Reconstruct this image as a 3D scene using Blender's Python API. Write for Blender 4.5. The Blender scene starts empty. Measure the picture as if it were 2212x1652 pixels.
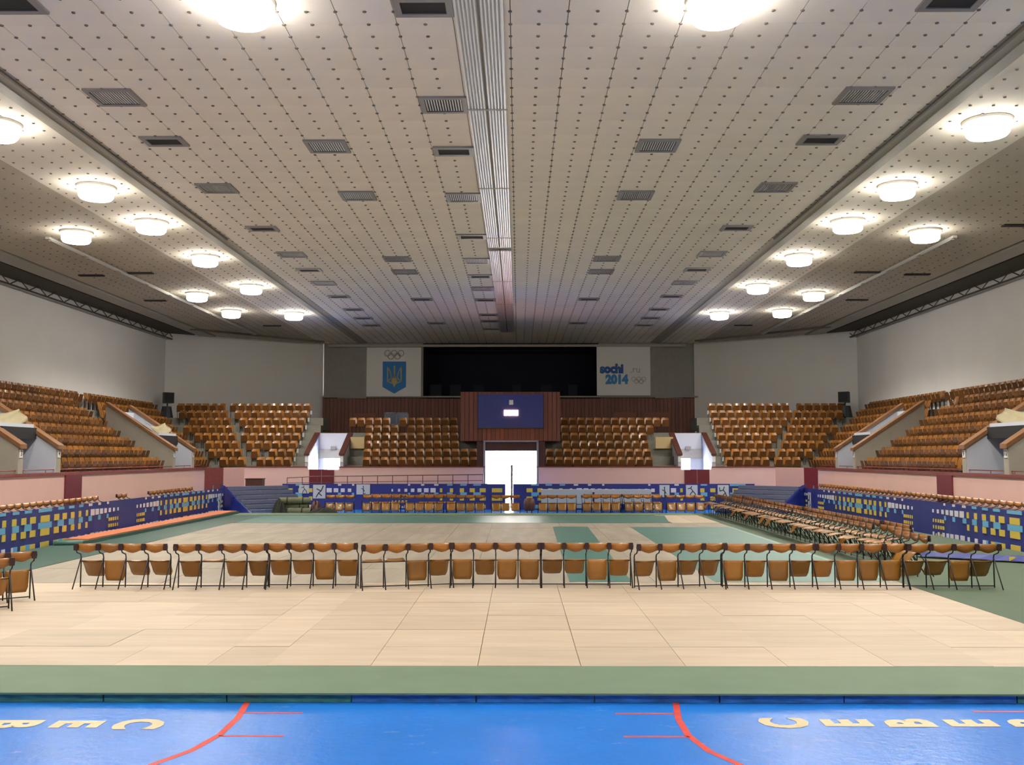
import bpy, math, random
from mathutils import Matrix, Vector
random.seed(7)
R = math.radians
C = bpy.context.scene.collection

# ------------------------------------------------------------------ camera, world, exposure
cd = bpy.data.cameras.new('camera'); cam = bpy.data.objects.new('camera', cd); C.objects.link(cam)
cd.sensor_width = 36.0; cd.lens = 2120 / 2212 * 36.0; cd.clip_start = .1; cd.clip_end = 500
cam.location = (0.62, 0.0, 2.55)
cam.rotation_euler = (R(90) + math.atan(159 / 2120), 0, math.atan(14 / 2120))
bpy.context.scene.camera = cam

w = bpy.data.worlds.new('overcast_sky'); bpy.context.scene.world = w
w.use_nodes = True
bg = w.node_tree.nodes['Background']
bg.inputs[0].default_value = (0.80, 0.90, 1.0, 1); bg.inputs[1].default_value = 45.0   # bright overcast daylight outside the doors
sl = bpy.data.lights.new('sun', 'SUN'); sl.energy = 380.0; sl.angle = R(1); sl.color = (1.0, .96, .9)   # low sun behind the far end of the building
so = bpy.data.objects.new('sun', sl); C.objects.link(so); so.location = (0, 120, 40); so.rotation_euler = (R(-(90 - 16)), 0, 0)
vs = bpy.context.scene.view_settings
vs.view_transform = 'Standard'; vs.look = 'None'; vs.gamma = 1.0; vs.use_curve_mapping = False
vs.exposure = 0.21
LAMP = 27.0        # radiance of the lamp diffusers
SPOT = 720.0      # power of the lamp inside each diffuser, shining down
LAMP_COL = (1.0, 0.94, 0.84, 1)

# ------------------------------------------------------------------ materials
def lin(c):
    if isinstance(c, str):
        c = [int(c[i:i + 2], 16) / 255 for i in (0, 2, 4)]
    return tuple(((v / 12.92) if v <= .04045 else ((v + .055) / 1.055) ** 2.4) for v in c) + (1.0,)

def mat(name, col, rough=.6, metal=0.0, noise=0.0, nscale=8.0, vary=0.0, bump=0.0, bscale=40.0, stretch=None, coat=0.0, spec=.5, scuff=0.0):
    """noise: patchy lightness in object space; vary: lightness per object / per island"""
    m = bpy.data.materials.new(name); m.use_nodes = True
    nt = m.node_tree; N = nt.nodes; L = nt.links
    b = N['Principled BSDF']
    b.inputs['Base Color'].default_value = lin(col)
    b.inputs['Roughness'].default_value = rough; b.inputs['Metallic'].default_value = metal
    b.inputs['Specular IOR Level'].default_value = spec
    if coat:
        b.inputs['Coat Weight'].default_value = coat; b.inputs['Coat Roughness'].default_value = .12
    val = None
    tc = N.new('ShaderNodeTexCoord')
    src = tc.outputs['Object']
    if stretch:
        mp = N.new('ShaderNodeMapping'); mp.inputs['Scale'].default_value = stretch
        L.new(src, mp.inputs['Vector']); src = mp.outputs['Vector']
    if noise:
        n = N.new('ShaderNodeTexNoise'); n.inputs['Scale'].default_value = nscale; n.inputs['Detail'].default_value = 5
        L.new(src, n.inputs['Vector'])
        mr = N.new('ShaderNodeMapRange')
        mr.inputs['From Min'].default_value = .3; mr.inputs['From Max'].default_value = .7
        mr.inputs['To Min'].default_value = 1 - noise; mr.inputs['To Max'].default_value = 1 + noise
        L.new(n.outputs['Fac'], mr.inputs['Value']); val = mr.outputs['Result']
    if vary:
        oi = N.new('ShaderNodeObjectInfo'); ge = N.new('ShaderNodeNewGeometry')
        ad = N.new('ShaderNodeMath'); ad.operation = 'ADD'
        L.new(oi.outputs['Random'], ad.inputs[0]); L.new(ge.outputs['Random Per Island'], ad.inputs[1])
        fr = N.new('ShaderNodeMath'); fr.operation = 'FRACT'; L.new(ad.outputs[0], fr.inputs[0])
        mr2 = N.new('ShaderNodeMapRange'); mr2.inputs['To Min'].default_value = 1 - vary; mr2.inputs['To Max'].default_value = 1 + vary
        L.new(fr.outputs[0], mr2.inputs['Value'])
        if val is None:
            val = mr2.outputs['Result']
        else:
            mu = N.new('ShaderNodeMath'); mu.operation = 'MULTIPLY'
            L.new(val, mu.inputs[0]); L.new(mr2.outputs['Result'], mu.inputs[1]); val = mu.outputs[0]
    if val is not None:
        vm = N.new('ShaderNodeVectorMath'); vm.operation = 'SCALE'
        vm.inputs[0].default_value = lin(col)[:3]
        L.new(val, vm.inputs['Scale']); L.new(vm.outputs[0], b.inputs['Base Color'])
    if scuff:
        sn = N.new('ShaderNodeTexNoise'); sn.inputs['Scale'].default_value = 5.5; sn.inputs['Detail'].default_value = 9; sn.inputs['Roughness'].default_value = .75
        mp2 = N.new('ShaderNodeMapping'); mp2.inputs['Scale'].default_value = (.55, 1.3, 1); L.new(tc.outputs['Object'], mp2.inputs['Vector']); L.new(mp2.outputs['Vector'], sn.inputs['Vector'])
        rp = N.new('ShaderNodeMapRange'); rp.inputs['From Min'].default_value = .60; rp.inputs['From Max'].default_value = .80; rp.inputs['To Max'].default_value = scuff
        L.new(sn.outputs['Fac'], rp.inputs['Value'])
        mx = N.new('ShaderNodeMix'); mx.data_type = 'RGBA'; mx.inputs['A'].default_value = lin(col); mx.inputs['B'].default_value = lin('B8CBE6')
        if val is not None: L.new(vm.outputs[0], mx.inputs['A'])
        L.new(rp.outputs['Result'], mx.inputs['Factor']); L.new(mx.outputs['Result'], b.inputs['Base Color'])
    if bump:
        n2 = N.new('ShaderNodeTexNoise'); n2.inputs['Scale'].default_value = bscale; n2.inputs['Detail'].default_value = 4
        L.new(src, n2.inputs['Vector'])
        bp = N.new('ShaderNodeBump'); bp.inputs['Strength'].default_value = bump; bp.inputs['Distance'].default_value = .02
        L.new(n2.outputs['Fac'], bp.inputs['Height']); L.new(bp.outputs['Normal'], b.inputs['Normal'])
    return m

def emit(name, col, strength):
    m = bpy.data.materials.new(name); m.use_nodes = True
    nt = m.node_tree; nt.nodes.remove(nt.nodes['Principled BSDF'])
    e = nt.nodes.new('ShaderNodeEmission'); e.inputs[0].default_value = col; e.inputs[1].default_value = strength
    nt.links.new(e.outputs[0], nt.nodes['Material Output'].inputs['Surface'])
    return m

M = {}
M['ply'] = mat('plywood', 'B9A892', .6, spec=.3, noise=.10, nscale=1.3, vary=.07, stretch=(.5, 3, 1), bump=.05)
M['ply_worn'] = mat('worn_plywood', '998F81', .68, spec=.25, noise=.12, nscale=1.0, vary=.06, stretch=(2.5, .4, 1), bump=.05)
M['green'] = mat('green_carpet', '667A61', .75, noise=.06, nscale=2.0, bump=.1, bscale=120)
M['teal_line'] = mat('pale_floor_line', '8FB0A4', .5)
M['green_dark'] = mat('dark_green_carpet', '4C5D48', .8, noise=.06, nscale=2.0, bump=.1, bscale=120)
M['teal'] = mat('teal_lino', '4B746B', .46, noise=.07, nscale=1.5)
M['teal_dark'] = mat('dark_teal_lino', '36574C', .4, noise=.1, nscale=1.2)
M['deck_edge'] = mat('painted_deck_edge', '3A776C', .6, noise=.35, nscale=5, stretch=(1, 1, 6))
M['deck_edge_blue'] = mat('blue_green_deck_edge', '2E68A8', .6, noise=.5, nscale=4, stretch=(1, 1, 8))
M['blue_floor'] = mat('blue_mat_vinyl', '1E78D6', .27, noise=.07, nscale=1.2, bump=.22, bscale=14, scuff=.42)
M['orange_mat'] = mat('orange_mat_vinyl', 'BF6A3E', .6, noise=.05)
M['red_line'] = mat('red_paint_line', 'CF3B2E', .5, noise=.15, nscale=9)
M['cream_letter'] = mat('cream_letter_paint', 'D2BE92', .5, noise=.05)
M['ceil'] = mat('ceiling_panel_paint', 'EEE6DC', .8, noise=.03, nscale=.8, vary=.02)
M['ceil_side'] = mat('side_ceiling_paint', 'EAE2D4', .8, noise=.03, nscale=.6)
M['ceil_outer'] = mat('outer_ceiling_grey', 'B9B0A0', .85, noise=.05, nscale=.6)  # darker, greyer tone than the inner ceiling bands
M['ceil_gap'] = mat('ceiling_void', '4A453C', .9)
M['stud'] = mat('ceiling_stud', '716A64', .7)
M['track'] = mat('ceiling_track', 'A7A398', .6)
M['vent'] = mat('vent_frame_metal', '8A8788', .5, metal=.3)
M['vent_slat'] = mat('vent_slat_metal', 'C6C6CA', .4, metal=.3)
M['vent_dark'] = mat('vent_inside', '2E2C2E', .9)
M['metal_strip'] = mat('ribbed_metal', 'D8DAE2', .43, metal=.9)
M['white_wall'] = mat('white_wall_paint', 'E0DEDA', .85, noise=.03, nscale=.5)
M['grey_wall'] = mat('grey_wall_paint', '97948E', .85, noise=.06, nscale=3)
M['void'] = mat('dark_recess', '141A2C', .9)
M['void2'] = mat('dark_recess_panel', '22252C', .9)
M['pink'] = mat('pink_wall_paint', 'DCB5AA', .75, noise=.025, nscale=1.2)
M['pink_d'] = mat('pink_corner_shaded', 'C79C90', .75, noise=.025, nscale=1.2)  # shade of the angled corner walls put into a darker pink
M['maroon'] = mat('maroon_door_paint', '6B1822', .5, noise=.05)
M['coping'] = mat('maroon_coping', '7A3A33', .5, noise=.15, nscale=6)
M['concrete'] = mat('grey_concrete', '77756C', .9, noise=.1, nscale=3, bump=.1)
M['vom_wall'] = mat('entrance_wall_paint', '9C968A', .8, noise=.05, nscale=2)
M['vom_inner'] = mat('entrance_inner_paint', 'B4B8C2', .8, noise=.02)
M['cap_wood'] = mat('handrail_wood', '7C5636', .45, noise=.15, nscale=5, stretch=(1, 1, 4))
M['clad'] = mat('wood_cladding', '75402F', .5, vary=.16, noise=.1, nscale=3, stretch=(6, 6, .6))
M['clad_panel'] = mat('brown_board', '87533D', .6, noise=.04)
M['dark_wood'] = mat('dark_wood', '4A241B', .5, noise=.1)
M['seat_wood'] = mat('varnished_plywood_seat', '8C5A22', .3, vary=.28, noise=.10, nscale=9, stretch=(1, 1, 3), coat=.35)
M['seat_pan'] = mat('varnished_plywood_pan', '66401C', .45, vary=.3, noise=.10, nscale=9, spec=.35)
M['bench_back'] = mat('bench_plywood_back', '99611F', .35, vary=.2, noise=.12, nscale=7, stretch=(1, 1, 4), coat=.3)
M['bench_seat'] = mat('bench_plywood_seat', '956524', .33, vary=.28, noise=.08, nscale=6, coat=.3)
M['iron'] = mat('dark_steel_tube', '2D2A2C', .45, metal=.5)
M['clamp'] = mat('dark_clamp_plate', '33191B', .5)
M['steel'] = mat('seat_stanchion_steel', '3A302A', .5, metal=.4)
M['navy'] = mat('navy_banner_cloth', '26307E', .55, noise=.06, nscale=1.5)
M['tarp'] = mat('blue_tarpaulin', '19246C', .4, noise=.12, nscale=1.4, bump=.4, bscale=2.2)
M['p_yellow'] = mat('yellow_print', 'D9BE4E', .6)
M['p_sky'] = mat('light_blue_print', '6BAFD6', .6)
M['p_white'] = mat('white_print', 'DAD6DB', .6)
M['p_black'] = mat('dark_print', '2A3040', .6)
M['poster'] = mat('white_poster', 'C4C8CC', .6)
M['bleacher'] = mat('bleacher_plank_paint', '656C84', .5, noise=.06)
M['bleacher_fr'] = mat('bleacher_frame_paint', '39405C', .5)
M['shield'] = mat('shield_blue', '2C7DC4', .6)
M['gold'] = mat('emblem_gold', 'BDB06A', .5)
M['sign'] = mat('sign_board_white', 'E4E4E0', .7)
M['sochi_dark'] = mat('sign_navy', '2A5BA8', .6)
M['sochi_light'] = mat('sign_blue', '3C8DC8', .6)
M['ring'] = mat('ring_grey', 'A6A6AA', .6)
M['score'] = mat('scoreboard_panel', '2B357F', .4)
M['cream_cloth'] = mat('beige_cloth', '8F8569', .8, noise=.08, nscale=3)
M['black'] = mat('matt_black', '17161A', .7)
M['speaker'] = mat('speaker_grey', '2C3036', .6)
M['olive'] = mat('olive_mat_cloth', '66694F', .8, noise=.15, nscale=4)
M['olive_d'] = mat('dark_mat_cloth', '23261F', .85, noise=.2, nscale=5)
M['brown'] = mat('brown_leatherette', '553026', .5, noise=.1)
M['table_w'] = mat('grey_white_table_cloth', 'AEB6BE', .6, noise=.03)
M['plate'] = mat('white_number_plate', 'DEDEDA', .5)
M['digit'] = mat('black_digit_paint', '222222', .6)
M['rail'] = mat('dark_railing_paint', '5A3B38', .5)
M['win'] = mat('booth_window_glass', '5E7396', .15, spec=.7)
M['win_fr'] = mat('window_frame_grey', 'A9ADB0', .5)
M['beige_board'] = mat('beige_board', 'B39C70', .7)
M['outside'] = mat('pavement_outside', 'CFCFCA', .9, noise=.05)
M['foyer'] = mat('foyer_paint', 'D8D8D6', .8)
M['frame_w'] = mat('door_frame_paint', '8F8A8C', .5)
M['lamp_ring'] = mat('lamp_ring_enamel', 'D8D4CA', .5)
M['lamp'] = emit('lamp_diffuser_light', LAMP_COL, LAMP)
M['led'] = emit('score_digit_light', (1.0, .42, .12, 1), 110.0)
M['white_band'] = mat('pale_grey', 'A5A5A5', .5)

# ------------------------------------------------------------------ mesh helpers
class MB:
    def __init__(s): s.v = []; s.f = []; s.m = []
    def add(s, vs, fs, mi=0, X=None):
        o = len(s.v)
        if X is not None: vs = [tuple(X @ Vector(v)) for v in vs]
        s.v += [tuple(v) for v in vs]; s.f += [tuple(o + i for i in f) for f in fs]; s.m += [mi] * len(fs)
        return s
    def box(s, x0, x1, y0, y1, z0, z1, mi=0, X=None):
        vs = [(x0, y0, z0), (x1, y0, z0), (x1, y1, z0), (x0, y1, z0), (x0, y0, z1), (x1, y0, z1), (x1, y1, z1), (x0, y1, z1)]
        return s.add(vs, [(3, 2, 1, 0), (4, 5, 6, 7), (0, 1, 5, 4), (1, 2, 6, 5), (2, 3, 7, 6), (3, 0, 4, 7)], mi, X)
    def prism(s, pts, h, mi=0, X=None):
        """pts: 2D polygon (ccw) in local xy, extruded z 0..h"""
        n = len(pts)
        vs = [(p[0], p[1], 0) for p in pts] + [(p[0], p[1], h) for p in pts]
        fs = [tuple(range(n - 1, -1, -1)), tuple(range(n, 2 * n))] + [(i, (i + 1) % n, n + (i + 1) % n, n + i) for i in range(n)]
        return s.add(vs, fs, mi, X)
    def cyl(s, r, z0, z1, n=12, mi=0, X=None, r1=None):
        r1 = r if r1 is None else r1
        vs = [(r * math.cos(2 * math.pi * i / n), r * math.sin(2 * math.pi * i / n), z0) for i in range(n)]
        vs += [(r1 * math.cos(2 * math.pi * i / n), r1 * math.sin(2 * math.pi * i / n), z1) for i in range(n)]
        fs = [tuple(range(n - 1, -1, -1)), tuple(range(n, 2 * n))] + [(i, (i + 1) % n, n + (i + 1) % n, n + i) for i in range(n)]
        return s.add(vs, fs, mi, X)
    def lathe(s, prof, n=20, mi=0, X=None):
        vs = []; fs = []
        for r, z in prof:
            vs += [(r * math.cos(2 * math.pi * i / n), r * math.sin(2 * math.pi * i / n), z) for i in range(n)]
        for k in range(len(prof) - 1):
            for i in range(n):
                j = (i + 1) % n
                fs.append((k * n + i, k * n + j, (k + 1) * n + j, (k + 1) * n + i))
        return s.add(vs, fs, mi, X)
    def tube(s, path, r, n=6, mi=0, X=None, closed=False):
        P = [Vector(p) for p in path]; vs = []; fs = []
        K = len(P)
        for k in range(K):
            a = P[k - 1] if (k or closed) else P[0]; b = P[(k + 1) % K] if (k < K - 1 or closed) else P[K - 1]
            d = (b - a).normalized()
            u = d.cross(Vector((0, 0, 1)))
            if u.length < .05: u = d.cross(Vector((1, 0, 0)))
            u.normalize(); t = d.cross(u)
            vs += [tuple(P[k] + r * (math.cos(2 * math.pi * i / n) * u + math.sin(2 * math.pi * i / n) * t)) for i in range(n)]
        for k in range(K if closed else K - 1):
            k2 = (k + 1) % K
            for i in range(n):
                j = (i + 1) % n
                fs.append((k * n + i, k * n + j, k2 * n + j, k2 * n + i))
        if not closed: fs += [tuple(range(n - 1, -1, -1)), tuple(range((K - 1) * n, K * n))]
        return s.add(vs, fs, mi, X)
    def sheet(s, grid, th, mi=0, X=None):
        """grid[r][c] of points -> thin solid of thickness th along the cell normal (approx)"""
        nr = len(grid); nc = len(grid[0])
        G = [[Vector(p) for p in row] for row in grid]
        top = []; bot = []
        for r in range(nr):
            for c in range(nc):
                du = G[r][min(c + 1, nc - 1)] - G[r][max(c - 1, 0)]; dv = G[min(r + 1, nr - 1)][c] - G[max(r - 1, 0)][c]
                n = du.cross(dv); n = n.normalized() if n.length > 1e-9 else Vector((0, 0, 1))
                top.append(tuple(G[r][c] + n * th / 2)); bot.append(tuple(G[r][c] - n * th / 2))
        o = nr * nc; fs = []
        for r in range(nr - 1):
            for c in range(nc - 1):
                a = r * nc + c
                fs.append((a, a + 1, a + nc + 1, a + nc)); fs.append((o + a + nc, o + a + nc + 1, o + a + 1, o + a))
        ring = [c for c in range(nc)] + [r * nc + nc - 1 for r in range(1, nr)] + [(nr - 1) * nc + c for c in range(nc - 2, -1, -1)] + [r * nc for r in range(nr - 2, 0, -1)]
        for i in range(len(ring)):
            a, b = ring[i], ring[(i + 1) % len(ring)]
            fs.append((b, a, o + a, o + b))
        return s.add(top + bot, fs, mi, X)
    def mesh(s, name, mats, smooth=False):
        me = bpy.data.meshes.new(name); me.from_pydata(s.v, [], s.f)
        for m_ in (mats if isinstance(mats, (list, tuple)) else [mats]): me.materials.append(m_)
        if any(s.m): me.polygons.foreach_set('material_index', s.m)
        if smooth: me.polygons.foreach_set('use_smooth', [True] * len(s.f))
        me.update(); return me
    def build(s, name, mats, parent=None, smooth=False):
        return put(name, s.mesh(name, mats, smooth), parent)

def put(name, me, parent=None, X=None):
    o = bpy.data.objects.new(name, me); C.objects.link(o)
    if parent is not None: o.parent = parent
    if X is not None: o.matrix_local = X
    return o
def tag(o, label=None, cat=None, group=None, kind=None):
    if label: o['label'] = label
    if cat: o['category'] = cat
    if group: o['group'] = group
    if kind: o['kind'] = kind
    return o
def empty(name, loc=(0, 0, 0), rz=0.0):
    o = bpy.data.objects.new(name, None); C.objects.link(o); o.location = loc; o.rotation_euler = (0, 0, rz); o.empty_display_size = .2
    return o
def T(x=0, y=0, z=0): return Matrix.Translation((x, y, z))
def RZ(a): return Matrix.Rotation(a, 4, 'Z')
def RX(a): return Matrix.Rotation(a, 4, 'X')
def RY(a): return Matrix.Rotation(a, 4, 'Y')
ORD = ['first', 'second', 'third', 'fourth', 'fifth', 'sixth', 'seventh', 'eighth', 'ninth', 'tenth', 'eleventh', 'twelfth', 'thirteenth', 'fourteenth', 'fifteenth', 'sixteenth',
       'seventeenth', 'eighteenth', 'nineteenth', 'twentieth', 'twenty-first', 'twenty-second', 'twenty-third', 'twenty-fourth', 'twenty-fifth', 'twenty-sixth', 'twenty-seventh', 'twenty-eighth', 'twenty-ninth', 'thirtieth',
       'thirty-first', 'thirty-second', 'thirty-third', 'thirty-fourth', 'thirty-fifth', 'thirty-sixth', 'thirty-seventh', 'thirty-eighth', 'thirty-ninth', 'fortieth']

def text(name, s, size, m, X, parent=None, bold=0.0, ext=.002, align='CENTER', sx=1.0):
    cu = bpy.data.curves.new(name, 'FONT'); cu.body = s; cu.size = size; cu.align_x = align; cu.align_y = 'CENTER'
    cu.extrude = ext; cu.offset = bold; cu.resolution_u = 3
    cu.materials.append(m)
    tmp = bpy.data.objects.new(name, cu); me = bpy.data.meshes.new_from_object(tmp); me.name = name
    bpy.data.objects.remove(tmp); bpy.data.curves.remove(cu)
    o = bpy.data.objects.new(name, me); C.objects.link(o)
    if parent is not None: o.parent = parent
    o.matrix_local = X @ Matrix.Diagonal((sx, 1, 1, 1))
    return o

# ------------------------------------------------------------------ key dimensions (metres; deck top is z = 0)
ZC = 9.92                 # ceiling
ZF = -0.108               # blue floor
XL, XR = -14.9, 15.3      # pink parapet walls
RUN, RISE, TREAD0 = .66, .44, 1.64
YF = 51.0                 # far pink wall
ZP = 1.90                 # parapet height, side walls
ZPF = 1.97                # parapet height, far wall
YB = 64.0                 # far timber wall

# ------------------------------------------------------------------ SETTING: floor
fl = MB().box(-21.2, 21.2, -7, 54, ZF - .3, ZF).build('floor', M['blue_floor']); tag(fl, kind='structure')
tag(MB().box(-30, 30, 54, 140, ZF - .35, ZF - .02).build('ground', M['outside']), kind='structure')

# red circles and short bars painted on the blue floor
def ring_arc(mb, cx, cy, r0, r1, z, a0=0, a1=360, n=72):
    vs = []; fs = []
    for i in range(n + 1):
        a = R(a0 + (a1 - a0) * i / n)
        vs += [(cx + r0 * math.cos(a), cy + r0 * math.sin(a), z), (cx + r1 * math.cos(a), cy + r1 * math.sin(a), z)]
    for i in range(n): fs.append((2 * i, 2 * i + 1, 2 * i + 3, 2 * i + 2))
    mb.add(vs, fs)
for sx, side in ((-1, 'left'), (1, 'right')):
    root = MB()
    # arc of the mat's ring, bulging towards the centre line
    pts = [(2.32, 10.85), (2.24, 10.2), (2.24, 9.6), (2.34, 9.1), (2.56, 8.65), (2.95, 8.15), (3.55, 7.65), (4.4, 7.3)]
    pl = [(sx * p[0], p[1]) for p in pts]
    vs = []; fs = []
    for i, p in enumerate(pl):
        a = Vector(pl[max(i - 1, 0)]); b = Vector(pl[min(i + 1, len(pl) - 1)]); d = (b - a).normalized(); n = Vector((-d.y, d.x)) * .035
        vs += [(p[0] + n.x, p[1] + n.y, ZF + .002), (p[0] - n.x, p[1] - n.y, ZF + .002)]
    for i in range(len(pl) - 1): fs.append((2 * i, 2 * i + 1, 2 * i + 3, 2 * i + 2) if sx < 0 else (2 * i, 2 * i + 1, 2 * i + 3, 2 * i + 2))
    root.add(vs, fs)
    o = root.build('painted_ring_line', M['red_line'], fl)
    for y in (10.4, 9.56):
        MB().box(min(sx * 1.62, sx * 2.24), max(sx * 1.62, sx * 2.24), y - .02, y + .02, ZF + .0005, ZF + .002).build('painted_bar', M['red_line'], fl)
MB().box(5.36, 6.5, 10.48, 10.52, ZF + .0005, ZF + .002).build('painted_bar', M['red_line'], fl)
for i, ch in enumerate('CEBEP'):
    text('painted_letter', ch, .62, M['cream_letter'], T(3.30 + .62 * i, 10.04, ZF + .003) @ RZ(R(90)), fl, bold=.03, ext=.001, sx=.85)
    text('painted_letter', ch, .62, M['cream_letter'], T(-3.17 - .62 * i, 9.96, ZF + .003) @ RZ(R(-90)), fl, bold=.03, ext=.001, sx=.85)

# ------------------------------------------------------------------ the low deck of plywood and carpet in the arena
deck = MB().box(-12.8, 14.1, 10.87, 44.4, ZF, -.02).build('arena_deck', M['teal_dark'])
tag(deck, 'low timber deck of plywood sheets and green carpet filling the arena floor', 'platform')
xs = [-12.8, -12.0, -10.6, -9.25, -7.9, -6.55, -5.2, -3.88, -2.54, -1.19, .16, 1.44, 2.79, 4.13, 5.99, 7.3, 8.7, 10.1, 11.5, 13.0, 14.1]
for i in range(len(xs) - 1):
    e = MB()
    if 9 <= i <= 13 or i in (5,):
        e.box(xs[i] + .008, xs[i + 1] - .008, 10.835, 10.87, ZF + .003, -.018)
        e.build('edge_block', M['deck_edge_blue'], deck)
    else:
        e.box(xs[i] + .008, xs[i + 1] - .008, 10.835, 10.87, ZF + .003, -.018)
        e.build('edge_block', M['deck_edge'], deck)
# green carpet border in front and carpet to the right, teal strips
def slab(name, poly, z1, m, parent, z0=-.02):
    return MB().prism(poly, z1 - z0, 0, T(0, 0, z0)).build(name, m, parent)
slab('carpet_strip', [(-12.8, 10.80), (14.1, 10.80), (14.1, 12.19), (-12.8, 12.19)], .0, M['green'], deck)
slab('carpet_strip', [(8.34, 12.2), (14.1, 12.2), (14.1, 44.4), (8.34, 44.4)], -.002, M['green_dark'], deck)
slab('lino_strip', [(-12.8, 20.2), (-10.4, 20.2), (-10.35, 42.9), (-12.8, 42.9)], -.002, M['teal_dark'], deck)
slab('lino_strip', [(-10.3, 37.9), (6.4, 37.9), (6.9, 42.6), (-10.3, 42.6)], .003, M['teal'], deck)
slab('lino_strip', [(-12.8, 42.9), (8.34, 42.9), (8.34, 44.4), (-12.8, 44.4)], .001, M['green'], deck)
slab('lino_strip', [(1.66, 20.25), (2.93, 20.25), (3.12, 35.9), (1.86, 35.9)], .003, M['teal'], deck)
slab('lino_strip', [(4.62, 20.25), (8.34, 20.25), (8.34, 35.75), (4.66, 35.75)], .003, M['teal'], deck)
MB().prism([(8.2, 20.25), (8.24, 20.25), (8.24, 36.0), (8.2, 36.0)], .006, 0, T(0, 0, -.002)).build('floor_line', M['teal_line'], deck)
# plywood sheets: 1.27 m squares in front, 1.27 x 2.54 behind
cache = {}
def ply(x0, x1, y0, y1, m):
    g = .0045; gx = g if (y0 > 19 or -1.5 < x0 < 1.5) else .0018
    MB().box(x0 + gx, x1 - gx, y0 + g, y1 - g, -.02, random.uniform(-.003, .002)).build('plywood_sheet', m, deck)
ys = [12.2, 13.4, 14.7, 16.0, 17.4, 18.65, 20.0]
cols = [-12.8, -11.6, -10.1, -8.3, -6.6, -4.9, -3.2, -2.46, -1.19, .12, 1.38, 2.66, 3.9, 5.2, 6.4, 7.5, 8.33]
for r in range(6):
    off = 0 if r % 2 else .55
    for c in range(len(cols) - 1):
        x0 = cols[c] + (off if c and c < 6 else 0); x1 = cols[c + 1] + (off if c + 1 < 6 else 0)
        ply(x0, x1, ys[r], ys[r + 1], M['ply'])
yy = [20.0 + 2.54 * i for i in range(8)]; yy = yy[:7] + [37.8]
for r in range(7):
    x = -10.35
    while x < 8.3:
        x1 = min(x + 1.25, 8.33)
        if 8.33 - x1 < .4: x1 = 8.33
        ply(x, x1, yy[r], yy[r + 1], M['ply_worn']); x = x1
for c in range(2):
    ply(6.5 + .92 * c, 7.42 + .92 * c, 37.9, 42.85, M['ply'])

# ------------------------------------------------------------------ CEILING
P0 = .97
ceil = MB().box(-21.2, 21.2, -7, 66.5, ZC + .05, ZC + .3).build('ceiling', M['ceil_gap']); tag(ceil, kind='structure')
HW = 9.5 * P0
pan = MB().box(-P0 / 2 + .007, P0 / 2 - .007, -P0 / 2 + .0012, P0 / 2 - .0012, 0, .05).mesh('ceiling_panel', M['ceil'])
ROW0 = 16.28 - 2 * P0
n = 0
rest = MB(); studs = MB()
disc = [(.030 * math.cos(i * math.pi / 3), .030 * math.sin(i * math.pi / 3)) for i in range(6)]
def stud(x, y, z=ZC):
    o = len(studs.v)
    studs.v += [(x + a, y + b, z - .018) for a, b in disc] + [(x + a * 1.25, y + b * 1.25, z + .002) for a, b in disc]
    studs.f += [(o + 5, o + 4, o + 3, o + 2, o + 1, o)] + [(o + i, o + (i + 1) % 6, o + 6 + (i + 1) % 6, o + 6 + i) for i in range(6)]
    studs.m += [0] * 7
row = -22
while ROW0 + row * P0 < 66:
    y = ROW0 + (row + .5) * P0
    for c in range(-9, 10):
        x = c * P0
        if row >= 0 and n < 300:
            put('ceiling_panel', pan, ceil, T(x, y, ZC)); n += 1
        else:
            rest.box(x - P0 / 2 + .007, x + P0 / 2 - .007, y - P0 / 2 + .0012, y + P0 / 2 - .0012, ZC, ZC + .05)
    if row >= -1:
        for k in (0, .5):
            yy_ = ROW0 + (row + k) * P0
            for c2 in range(-19, 20):
                if -1 <= c2 <= 0: continue
                stud(c2 * P0 / 2, yy_)
            for s_ in (-1, 1):
                for q in range(5): stud(s_ * (10.15 + .485 * q), yy_ + .1)
                if y < 60:
                    for q in range(10): stud(s_ * (12.6 + .485 * q), yy_ + .1)
    row += 1
tag(rest.build('ceiling_panel', M['ceil'], ceil), kind='stuff')
tag(studs.build('ceiling_stud', M['stud'], ceil), kind='stuff')
for s_ in (-1, 1):
    a, b = sorted((s_ * (HW + .03), s_ * 9.62)); MB().box(a, b, -7, 66, ZC + .02, ZC + .05).build('track_strip', M['track'], ceil)
    a, b = sorted((s_ * 9.30, s_ * 9.36)); MB().box(a, b, -7, 33, ZC - .03, ZC + .05).build('track_rail', M['stud'], ceil)
    a, b = sorted((s_ * 9.60, s_ * 9.88)); MB().box(a, b, -7, 66, ZC - .02, ZC + .05).build('track_strip', M['track'], ceil)
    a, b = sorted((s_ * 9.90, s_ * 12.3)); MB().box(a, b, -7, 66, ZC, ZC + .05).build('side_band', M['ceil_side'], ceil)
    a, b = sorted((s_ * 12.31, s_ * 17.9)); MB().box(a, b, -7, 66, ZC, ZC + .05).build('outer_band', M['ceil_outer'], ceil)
    a, b = sorted((s_ * 18.05, s_ * 18.9)); MB().box(a, b, -7, 66, ZC - .05, ZC + .05).build('cornice_band', M['track'], ceil)
    a, b = sorted((s_ * 19.1, s_ * 20.5))
    tr = MB()
    tr.box(a, b, -7, 66, ZC - .02, ZC + .05)
    for k in range(30):                                              # dark truss along the wall head
        y = 14 + k * 1.6
        tr.tube([(s_ * 20.2, y, ZC - .35), (s_ * 20.2, y + .8, ZC - .02), (s_ * 20.2, y + 1.6, ZC - .35)], .03, 4)
    tr.tube([(s_ * 20.2, 10, ZC - .36), (s_ * 20.2, 60, ZC - .36)], .045, 5)
    tag(tr.build('wall_head_truss', M['ceil_gap'], ceil), kind='stuff')
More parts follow.
